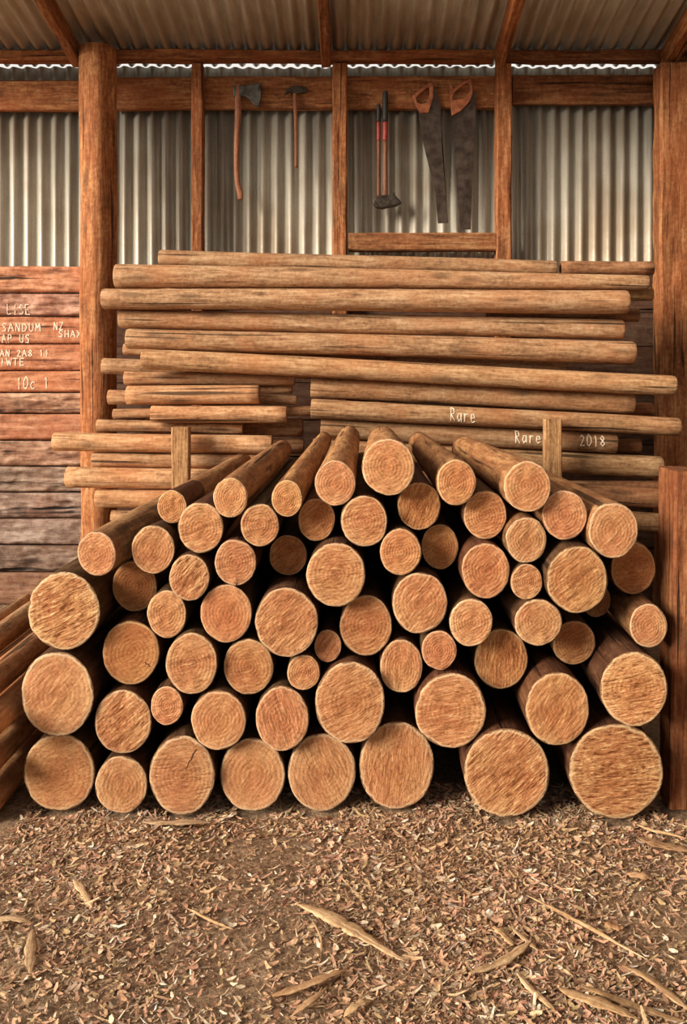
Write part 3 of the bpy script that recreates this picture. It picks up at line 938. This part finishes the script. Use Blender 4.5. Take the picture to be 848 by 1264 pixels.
# x0, y0, r0, x1, y1, r1, distance, tint, label, chalk
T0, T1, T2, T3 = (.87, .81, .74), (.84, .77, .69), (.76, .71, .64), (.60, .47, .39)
POLES = [
 (197, 319, 10.5, 686, 331, 9, 5.065, T2, 'topmost grey pole of the rack, just under the low ledge board', None),
 (143, 341, 15, 799, 349, 9, 5.00, T0, 'second pole from the top of the rack, with thick squared left end', None),
 (127, 369, 12.3, 774, 373, 14.6, 4.955, T0, 'third long pole down, poking farther left than its neighbours', None),
 (148, 393, 12, 768, 407, 12.5, 5.035, T0, 'fourth long pole down, with rounded pale left end', None),
 (157, 418, 12.5, 782, 436, 14.5, 5.01, T1, 'fifth long pole down, above the slanting yellowish one', None),
 (176, 443, 12.5, 832, 476, 12.5, 4.96, (.94, .85, .72), 'long yellowish pole slanting across the rack to its far right', None),
 (384, 477, 13.5, 781, 498, 13, 5.07, (.84, .76, .66), 'grey pole below the slanting one, just above the first chalked Rare', None),  # weathered grey; right-hand poles also darkened to stand for the dim end
 (384, 504, 11.8, 838, 527, 11, 4.99, (.76, .68, .58), 'long pole with Rare chalked once on it, moss-tinted right end', [('Rare', 556, 503, 33, 16, .09)]),
 (396, 528, 12, 760, 547, 12.5, 5.05, (.60, .55, .48), 'dark pole chalked with Rare and 2018 beside the right stake', [('Rare', 636, 532, 34, 14, .03), ('2018', 716, 537, 33, 13, .04)]),
 (386, 553, 12, 816, 577, 13.6, 5.06, (.64, .60, .50), 'greenish pole under the chalked 2018 pole', None),
 (480, 590, 11, 822, 616, 12, 5.00, (.58, .46, .38), 'reddish-brown pole low in the rack right of the right stake', None),
 (480, 626, 12, 822, 646, 12, 5.00, (.55, .47, .38), 'lowest clearly seen pole of the rack beside the leaning timber', None),
 # short ones at the left
 (154, 467, 8.7, 364, 469, 6.7, 5.085, T1, 'thin short pole directly under the slanting yellowish pole', None),
 (157, 488, 11.5, 320, 487, 11.5, 4.99, (1.04, .92, .8), 'short stout pole with clean cut right end beside the dark gap', None),
 (187, 511, 10.5, 354, 512, 10.5, 4.99, (1.04, .92, .8), 'short orange-tan pole above the left stake', None),
 (120, 525, 7.5, 300, 529, 7, 5.075, T0, 'thin split pole just above the top of the left stake', None),
 (67, 545, 11.5, 336, 549, 11.5, 5.00, (1.1, 1.0, .88), 'pale short pole poking farthest left, behind the left stake', None),
 (115, 567, 9, 330, 570, 9, 5.02, T0, 'thin short pole between the two pale poles that poke out at left', None),
 (83, 589, 13, 325, 592, 12, 5.00, (1.12, 1.02, .9), 'thick pale short pole with knife-scored left end', None),
 (119, 615, 11, 318, 617, 10.5, 5.00, (1.02, .92, .8), 'short pole under the thick pale one, partly behind the slanting log', None),
 (138, 638, 8.5, 300, 640, 8.5, 5.01, T1, 'lowest short pole seen at left above the slanting log', None),
 # behind
 (127, 452, 10, 384, 459, 9, 5.155, T1, 'pole poking out behind the left end of the slanting yellowish pole', None),
 (134, 490, 9, 366, 494, 6, 5.125, T0, 'back-layer short pole poking out left of the stout clean-cut one', None),
 (140, 511, 6.2, 384, 507, 6, 5.14, T1, 'back-layer pole reaching across the dark gap below the slanting pole', None),
 (310, 480, 6.3, 361, 480, 6.3, 5.15, T2, 'stub of grey pole in the dark gap right of the clean-cut pole', None),
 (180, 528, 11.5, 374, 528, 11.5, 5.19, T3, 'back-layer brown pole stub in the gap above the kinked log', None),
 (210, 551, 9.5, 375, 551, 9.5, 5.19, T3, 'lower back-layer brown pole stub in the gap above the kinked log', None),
 (153, 431, 7.5, 700, 450, 7.5, 5.15, T1, 'thin pole end tucked beneath the left end of the fifth long pole', None),
 (692, 331, 8.5, 806, 331, 8.5, 5.07, T3, 'dark brown pole at the very top right of the rack below the iron wall', None),
 (600, 364, 8, 805, 363, 8.5, 5.10, (.7, .66, .5), 'mossy pole end behind the right end of the third long pole', None),
 (600, 389, 8, 788, 389, 8.2, 5.115, T3, 'brown pole end set back between the third and fourth long poles', None),
 (600, 506, 8.5, 805, 506, 8.5, 5.17, T3, 'reddish pole end set back below the grey pole, right side', None),
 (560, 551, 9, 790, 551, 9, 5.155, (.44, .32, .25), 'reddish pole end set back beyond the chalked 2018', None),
 (560, 599, 5.5, 816, 599, 5.5, 5.09, T3, 'thin dark red back pole under the greenish pole', None),
]
def build_poles():
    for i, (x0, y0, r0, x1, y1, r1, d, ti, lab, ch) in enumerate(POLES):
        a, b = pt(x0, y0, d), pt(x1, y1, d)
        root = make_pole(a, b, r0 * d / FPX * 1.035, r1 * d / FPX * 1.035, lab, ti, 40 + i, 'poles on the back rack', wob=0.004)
        if ch:
            bpy.context.view_layer.update()
            for (txt, px, py, wpx, hpx, sl) in ch:
                sh = next(c for c in root.children if c.name.startswith('shaft'))
                inv = sh.matrix_world.inverted()
                dr = (inv.to_3x3() @ Vector((0, 1, 0))).normalized()
                def surf(x, z, sh=sh, inv=inv, dr=dr, d=d):
                    ok, loc, *_x = sh.ray_cast(inv @ Vector((x, d - .3, z)), dr)
                    return (sh.matrix_world @ loc).y - 0.0012 if ok else d - .05
                chalk(root, txt, px, py, wpx, hpx, d - .06, surf, sl, 0.0024)
    # the rest of the rack lower down, behind the pile of logs
    for k, z in enumerate((0.055, 0.165, 0.275, 0.385, 0.495, 0.5945)):
        make_pole((-1.2 + .05 * (k % 2), 5.0, z), (1.62 - .07 * (k % 3) if k < 5 else -.1, 5.0, z), .0485, .0505, 'weathered pole low in the rack behind the log pile', T2, 90 + k, 'low rack poles')
    # stakes that hold the rack
    o = timber('stake', (pt(223.5, 0, 4.86).x, 4.865, 0), (pt(223.5, 0, 4.86).x, 4.865, pt(0, 527, 4.86).z), 0.095, 0.06, M_STAKE, (1.05, .95, .82), Vector((0, 1, 0)), 31, rough=.003)
    tag(o, 'upright left stake holding back the short pale poles', 'stake')
    o = timber('stake', (pt(682, 0, 4.86).x, 4.865, 0), (pt(682, 0, 4.86).x, 4.865, pt(0, 517, 4.86).z), 0.095, 0.06, M_STAKE, (.98, .9, .74), Vector((0, 1, 0)), 32, rough=.003)
    tag(o, 'upright right stake in front of the chalked dark pole', 'stake')
    # leaning timber at the right of the pile
    z1 = pt(0, 579, 3.1).z
    o = timber('upright_timber', (1.108, 3.115, 0), (1.128, 3.11, z1), 0.062, 0.115, M_BEAM, (.70, .52, .46), Vector((0, 1, 0)), 33, 1.5, rough=.005)
    tag(o, 'reddish split timber standing upright against the right end of the pile', 'post')
    # poles lying at the left of the pile, their near ends out of the picture
    for i, (X, y0, r, far, lab, ti) in enumerate((
            (-1.255, 968, .060, 4.6, 'lowest brown pole on the ground at the left edge of the pile', (.75, .62, .48)),
            (-1.235, 925, .048, 4.6, 'dark brown pole second from the ground at the left edge', (.72, .58, .44)),
            (-1.205, 882, .050, 4.6, 'reddish pole beside the middle big yellow log at the left edge', (1.0, .82, .64)),
            (-1.245, 833, .047, 4.5, 'reddish-brown pole slanting up behind the wavy-faced yellow log', (.92, .72, .56)),
            (-1.40, 783, .042, 4.55, 'grey-brown pole next to the topmost at the left edge', (.82, .72, .62)),
            (-1.545, 763, .030, 4.18, 'thin pole ending highest at the left edge below the planks', (.8, .7, .6)))):
        d0 = -X * FPX / CX
        z = EYE - (y0 - CY) * d0 / FPX
        make_pole((X, d0 - .16, z), (X, far, z), r, r * .95, lab, ti, 120 + i, 'poles lying left of the pile', wob=.004)
    for i, (X, z) in enumerate(((-1.385, .060), (-1.50, .058), (-1.35, .175), (-1.465, .17), (-1.58, .15), (-1.32, .30), (-1.43, .285), (-1.545, .27), (-1.62, .06), (-1.355, .385), (-1.49, .385))):
        make_pole((X, -X * FPX / CX - .16, z), (X, 4.5, z), .044, .043, 'brown pole inside the low stack at the left edge', (.7, .58, .46), 140 + i, 'inner poles of the left stack', wob=.002)

# ------------------------------------------------------------------ tools on the wall
def plate(name, pts_px, d, thick, m, parent, holes=None, bev=0.0):
    """a flat piece cut to an outline, of real thickness"""
    c = [pt(x, y, d) for x, y in pts_px]
    bm = bmesh.new()
    vs = [bm.verts.new(p) for p in c]
    if holes:
        h = [bm.verts.new(pt(x, y, d)) for x, y in holes]
        n_ = len(vs)
        for i in range(n_):
            bm.faces.new((vs[i], vs[(i + 1) % n_], h[(i + 1) % n_], h[i]))
    else:
        f = bm.faces.new(vs)
        bmesh.ops.triangulate(bm, faces=[f])
    geo = bmesh.ops.extrude_face_region(bm, geom=list(bm.faces))
    for v in geo['geom']:
        if isinstance(v, bmesh.types.BMVert):
            v.co.y += thick
    o = link_bm(name, bm, m)
    loc = parent.location.copy()
    o.data.transform(Matrix.Translation(-loc))
    o.parent = parent
    if bev:
        b = o.modifiers.new('edge', 'BEVEL'); b.width = bev; b.segments = 2; b.limit_method = 'ANGLE'
    return o

def rod(name, pts, radii, m, parent, flat=1.0, tint=(1, 1, 1)):
    """a handle swept along points; oval when flat < 1"""
    K = 14
    P = [Vector(p) - parent.location for p in pts]
    # refine
    Q, RR = [], []
    for i in range(len(P) - 1):
        for k in range(5):
            t = k / 5
            p0, p1, p2, p3 = P[max(i - 1, 0)], P[i], P[i + 1], P[min(i + 2, len(P) - 1)]
            Q.append(0.5 * ((2 * p1) + (p2 - p0) * t + (2 * p0 - 5 * p1 + 4 * p2 - p3) * t * t + (-p0 + 3 * p1 - 3 * p2 + p3) * t ** 3))
            RR.append(radii[i] + (radii[i + 1] - radii[i]) * t)
    Q.append(P[-1]); RR.append(radii[-1])
    # frame: local X along the handle for the grain
    ax = (P[-1] - P[0]).normalized()
    qt = Vector((1, 0, 0)).rotation_difference(ax)
    inv = qt.inverted()
    vs, fs = [], []
    for i, (p, r) in enumerate(zip(Q, RR)):
        for k in range(K):
            a = 2 * PI * k / K
            off = Vector((r * math.cos(a), r * flat * math.sin(a), 0))
            vs.append(inv @ (p - P[0] + off))
    n_ = len(Q)
    for i in range(n_ - 1):
        for k in range(K):
            fs.append((i * K + k, i * K + (k + 1) % K, (i + 1) * K + (k + 1) % K, (i + 1) * K + k))
    fs.append(tuple(range(K))[::-1]); fs.append(tuple((n_ - 1) * K + k for k in range(K)))
    o = link(name, vs, fs, m, parent)
    o.rotation_mode = 'QUATERNION'
    o.rotation_quaternion = qt
    o.location = P[0]
    o.color = (*tint, 1)
    return o

def nail(parent, px, py, d):
    o = rod('nail', [pt(px, py, d + 0.045), pt(px, py, d + 0.02), pt(px, py, d - 0.025)], [.0028, .0028, .0028], M_IRON, parent)
    return o

def build_tools():
    Zs = 4.24
    f4 = lambda l: [(250 + x / Zs, 80 + y / Zs) for x, y in l]
    f5 = lambda l: [(440 + x / Zs, 80 + y / Zs) for x, y in l]
    D = 5.725
    # axe
    ax = empty('axe', pt(294, 110, D))
    tag(ax, 'axe with long curved wooden handle hung from the cross beam', 'axe')
    h = plate('axe_head', f4([(160, 106), (200, 108), (232, 104), (262, 98), (303, 92), (308, 130), (304, 175), (294, 220), (268, 208), (246, 182), (228, 166), (200, 164), (160, 166)]), D - .013, .026, M_AXE, ax, bev=.006)
    rod('axe_handle', [pt(x, y, D) for x, y in f4([(184, 100), (185, 165), (186, 240), (182, 330), (178, 430), (178, 540), (184, 620), (196, 672), (198, 705)])],
        [.020, .021, .021, .0185, .017, .0165, .018, .021, .016], M_HANDLE, ax, .72, (1.0, .86, .78))
    # hammer
    hm = empty('hammer', pt(364, 110, D))
    tag(hm, 'slim hammer hung head-up on the cross beam beside the axe', 'hammer')
    plate('hammer_head', f4([(428, 158), (436, 132), (456, 116), (486, 106), (520, 112), (545, 116), (548, 140), (520, 146), (500, 150), (468, 148), (450, 142)]), D - .012, .024, M_IRON, hm, bev=.005)
    rod('hammer_handle', [pt(x, y, D) for x, y in f4([(484, 112), (484, 160), (486, 240), (489, 330), (490, 430), (491, 540)])], [.014, .0135, .012, .011, .0105, .011], M_HANDLE, hm, .75, (.9, .72, .6))
    # two-handled tool, head down
    tl = empty('two_handled_tool', pt(475, 235, D))
    tag(tl, 'long tool hanging head-down with two slim red-banded handles', 'tool')
    for cx, yt, gl in ((151, 180, True), (116, 215, False)):
        rod('handle', [pt(x, y, D) for x, y in f5([(cx, 395), (cx, 500), (cx, 600), (cx, 690)])], [.0155, .015, .016, .0165] if gl else [.012] * 4, M_HANDLE, tl, .9, (.6, .52, .46))
        rod('red_band', [pt(x, y, D) for x, y in f5([(cx, 300), (cx, 350), (cx, 397)])], [.0165, .0165, .0165] if gl else [.0125] * 3, M_RED, tl, .9)['label'] = 'red painted band'
        rod('grip', [pt(x, y, D) for x, y in f5([(cx, 140 if gl else 205), (cx, 160 if gl else 220), (cx, 300)])], [.015, .0185, .0175] if gl else [.010, .013, .013], M_BLACK, tl, .9)['label'] = 'black rubber grip'
    plate('tool_head', f5([(84, 706), (100, 690), (130, 682), (176, 678), (196, 662), (206, 684), (240, 722), (206, 738), (170, 744), (140, 752), (104, 746), (90, 730)]), D - .026, .052, M_IRON, tl, bev=.010)
    # saws
    s1 = empty('handsaw', pt(535, 190, D))
    tag(s1, 'tilted handsaw with brown rusty blade, nearer the two-handled tool', 'handsaw', 'handsaws on the wall')
    plate('blade', f5([(318, 212), (352, 196), (392, 176), (404, 104), (424, 150), (440, 230), (448, 440), (464, 640), (480, 828), (426, 830), (412, 660), (376, 520), (342, 380)]), D + .006, .0022, M_BLADE, s1)
    plate('saw_handle', f5([(292, 160), (318, 138), (346, 116), (384, 90), (402, 98), (402, 168), (394, 196), (378, 250), (336, 252), (312, 214)]), D - .004, .022, M_SAWH, s1,
          f5([(312, 172), (328, 154), (348, 138), (376, 116), (382, 122), (384, 158), (378, 176), (366, 196), (338, 204), (318, 196)]), .004)
    s2 = empty('handsaw', pt(571, 190, D))
    tag(s2, 'upright handsaw with orange wooden handle, next to the stud', 'handsaw', 'handsaws on the wall')
    plate('blade', f5([(500, 258), (548, 236), (596, 200), (606, 130), (626, 150), (622, 300), (614, 440), (606, 640), (598, 862), (546, 862), (530, 700), (516, 500)]), D + .006, .0022, M_BLADE, s2)
    plate('saw_handle', f5([(486, 102), (499, 106), (508, 126), (530, 106), (562, 86), (600, 72), (608, 100), (609, 150), (594, 190), (548, 240), (500, 266), (492, 200)]), D - .004, .022, M_SAWH, s2,
          f5([(502, 170), (504, 164), (512, 146), (536, 124), (560, 104), (584, 94), (594, 108), (594, 136), (580, 160), (560, 172), (530, 180), (508, 184)]), .004)
    # nails that carry them
    for (o, x, y) in ((ax, 290, 121), (hm, 356, 117), (hm, 373, 116), (tl, 480, 112), (s1, 526, 108), (s2, 574, 104)):
        nail(o, x, y, 5.735)

# ------------------------------------------------------------------ litter and slivers on the floor
def build_litter():
    rs = np.random.RandomState(5)
    n_ = 104000
    V, F = [], []
    cnt = 0
    def patch(x, y):
        return noise.noise(Vector((x * 1.7, y * 1.7, 20.0)))
    BOTTOM = [((l[0] - CX) * 3.02 / FPX, l[2] * 3.02 / FPX) for l in LOGS[:8]] + [(1.115, .07)]
    while cnt < n_:
        y = 1.9 + 1.35 * rs.rand() ** 1.0
        x = rs.uniform(-1.95, 1.85)
        if x < -1.14 and y > 2.75:
            continue
        if any(y > d - .022 and (x - a) ** 2 + (c - .012) ** 2 < (r + .004) ** 2 for a, c, r, d in FEET) or (y > 3.0 and abs(x - 1.115) < .07):
            continue
        dens = 0.60 + 0.95 * patch(x, y) + (0.5 if y > 2.9 else 0)
        if rs.rand() > dens:
            continue
        big = rs.rand()
        L = 0.003 + 0.012 * rs.rand() ** 2.6 + (0.020 * rs.rand() if big > 0.94 else 0)
        wd = L * rs.uniform(0.2, 0.5) if big < 0.7 else L * rs.uniform(0.08, 0.2)
        a = rs.uniform(0, 2 * math.pi)
        ca, sa = math.cos(a), math.sin(a)
        z0 = floor_z(x, y) + rs.rand() * 0.007 + 0.001
        ti = rs.uniform(-.55, .55); ro = rs.uniform(-.7, .7); cu = rs.uniform(-.1, .45) * L
        base = len(V)
        for u, ww in ((-1, .45), (0, 1), (1, .4)):
            for s in (-1, 1):
                lx, ly = u * L, s * wd * ww
                h = z0 + lx * ti * .6 + ly * ro + cu * abs(u) + 0.35 * abs(ro) * wd + .3 * abs(ti) * L
                V.append((x + lx * ca - ly * sa, y + lx * sa + ly * ca, max(h, z0 - .001)))
        F += [(base, base + 1, base + 3, base + 2), (base + 2, base + 3, base + 5, base + 4)]
        cnt += 1
    o = link('leaf_litter', V, F, m_litter(), None, True)
    tag(o, 'bed of pinkish and tan wood chips and dry leaves on the floor', 'litter', kind='stuff')

SLIVERS = [
 # polyline in photo pixels, width px, tint, label
 ('twig', [(650, 1107), (690, 1132), (740, 1156), (800, 1186)], 5, (1.05, .92, .8), 'long thin twig lying diagonally at the right of the litter'),
 ('bark_strip', [(366, 1120), (405, 1136), (440, 1152), (500, 1188)], 14, (1.1, 1.0, .88), 'pale ragged bark strip in the middle of the foreground'),
 ('wood_splinter', [(578, 1208), (620, 1190), (657, 1164)], 11, (1.1, .98, .82), 'yellowish splinter right of the middle bark strip'),
 ('wood_splinter', [(638, 1204), (660, 1228), (686, 1256)], 9, (1.2, 1.12, 1.04), 'whitish splinter below the yellowish one in the foreground'),
 ('bark_strip', [(690, 1222), (730, 1240), (790, 1264)], 14, (.95, .8, .6), 'broad tan bark strip near the lower right corner'),
 ('bark_strip', [(-12, 1140), (12, 1138), (40, 1141)], 8, (1.05, .98, .9), 'flat pale strip at the left edge of the foreground'),
 ('wood_splinter', [(40, 1150), (38, 1178), (38, 1204)], 13, (.85, .75, .66), 'stubby grey-brown splinter pointing at the viewer near the left edge'),
 ('wood_splinter', [(90, 1090), (102, 1104), (114, 1122)], 8, (1.2, 1.1, 1.0), 'short whitish splinter in the left of the litter'),
 ('twig', [(230, 1126), (258, 1138), (288, 1151)], 4.5, (1.1, .98, .82), 'short straight pale twig left of the middle bark strip'),
 ('twig', [(384, 1138), (396, 1160), (396, 1190)], 4.5, (1.0, .9, .8), 'curved twig below the middle bark strip'),
 ('board_offcut', [(176, 1016), (215, 1019), (262, 1019)], 9, (.85, .78, .74), 'grey thin offcut lying in front of the cracked bottom log'),
 ('bark_strip', [(326, 1232), (376, 1222), (432, 1198)], 9, (1.05, .78, .6), 'reddish bark strip at the bottom middle of the foreground'),
 ('wood_splinter', [(360, 1256), (385, 1240), (404, 1220)], 8, (1.0, .74, .58), 'reddish splinter under the reddish bark strip'),
 ('bark_strip', [(768, 1196), (806, 1216), (862, 1256)], 9, (.9, .74, .58), 'brown bark strip leaving the picture at the lower right'),
 ('bark_strip', [(716, 1222), (770, 1240), (850, 1266)], 9, (.86, .7, .54), 'brown strip lying along the broad tan bark strip'),
 ('bark_slab', [(786, 1036), (815, 1044), (862, 1056)], 13, (.72, .5, .38), 'dark reddish bark slab near the foot of the leaning timber'),
 ('twig', [(786, 1020), (812, 1030), (848, 1040)], 4, (1.1, 1.0, .86), 'pale twig beside the dark bark slab'),
 ('bark_chunk', [(774, 1078), (788, 1084), (806, 1088)], 12, (1.0, .76, .66), 'curled pinkish bark chunk in the right of the litter'),
 ('wood_splinter', [(424, 1257), (442, 1246), (460, 1236)], 9, (1.1, 1.0, .84), 'pale splinter at the bottom edge below the middle bark strip'),
 ('wood_chip', [(608, 1148), (622, 1158), (634, 1168)], 9, (1.2, 1.1, .92), 'pale pointed chip above the yellowish splinter'),
 ('wood_chip', [(746, 1143), (758, 1146), (770, 1147)], 9, (1.1, .7, .5), 'orange chip above the long thin twig'),
 ('bark_strip', [(632, 1150), (650, 1162), (664, 1178)], 6, (.9, .8, .7), 'small grey strip crossing the end of the yellowish splinter'),
]
def build_slivers():
    for i, (nm, line, wpx, ti, lab) in enumerate(SLIVERS):
        rr = random.Random(300 + i)
        P = []
        for (x, y) in line:
            d = EYE * FPX / (y - CY)
            p = pt(x, y, d)
            P.append(Vector((p.x, p.y, 0)))
        Q = []
        for k in range(len(P) - 1):
            for s in range(8):
                t = s / 8
                p0, p1, p2, p3 = P[max(k - 1, 0)], P[k], P[k + 1], P[min(k + 2, len(P) - 1)]
                Q.append(0.5 * ((2 * p1) + (p2 - p0) * t + (2 * p0 - 5 * p1 + 4 * p2 - p3) * t * t + (-p0 + 3 * p1 - 3 * p2 + p3) * t ** 3))
        Q.append(P[-1])
        org = Q[0].copy()
        ax = (Q[-1] - Q[0]).normalized()
        ang = math.atan2(ax.y, ax.x)
        d = org.y
        # across-view width: foreshortened on the floor unless it points away from the viewer
        hw = wpx * d / FPX / 2 * (1.0 + 0.5 * abs(ax.x))
        round_ = nm == 'twig'
        n_ = len(Q)
        rot = Matrix.Rotation(-ang, 3, 'Z')
        vs, fs = [], []
        K = 8
        for k, q in enumerate(Q):
            u = k / (n_ - 1)
            t = (Q[min(k + 1, n_ - 1)] - Q[max(k - 1, 0)]).normalized()
            nrm = Vector((-t.y, t.x, 0))
            end = min(1, .12 + 2.6 * min(u, 1 - u) * (1 + .3 * rr.random()))
            wv = hw * end * (.62 if round_ else .95) * (1 + .26 * rr.uniform(-1, 1))
            hh = wv * (0.9 if round_ else .16)
            zc = 0.010 + floor_z(q.x, q.y) * .3 + 0.004 * math.sin(u * 5 + i) + hh
            for a in range(K):
                th = 2 * PI * a / K
                c, s = math.cos(th), math.sin(th)
                v = q - org + nrm * wv * c + Vector((0, 0, zc + hh * s + (0 if round_ else -.45 * hh * c * c * 1.4 + .3 * hh)))
                vs.append(rot @ v)
        for k in range(n_ - 1):
            for a in range(K):
                fs.append((k * K + a, k * K + (a + 1) % K, (k + 1) * K + (a + 1) % K, (k + 1) * K + a))
        fs.append(tuple(range(K))[::-1]); fs.append(tuple((n_ - 1) * K + a for a in range(K)))
        o = link(nm, vs, fs, M_SLIVER, None, True)
        o.location = org
        o.rotation_euler = (0, 0, ang)
        g_ = sum(ti) / 3
        o.color = (*[g_ * .5 + v * .5 for v in ti], 1)
        tag(o, lab, nm.replace('_', ' '))

build_shell()
build_frame()
build_planks()
build_logs()
build_poles()
build_tools()
build_litter()
build_slivers()
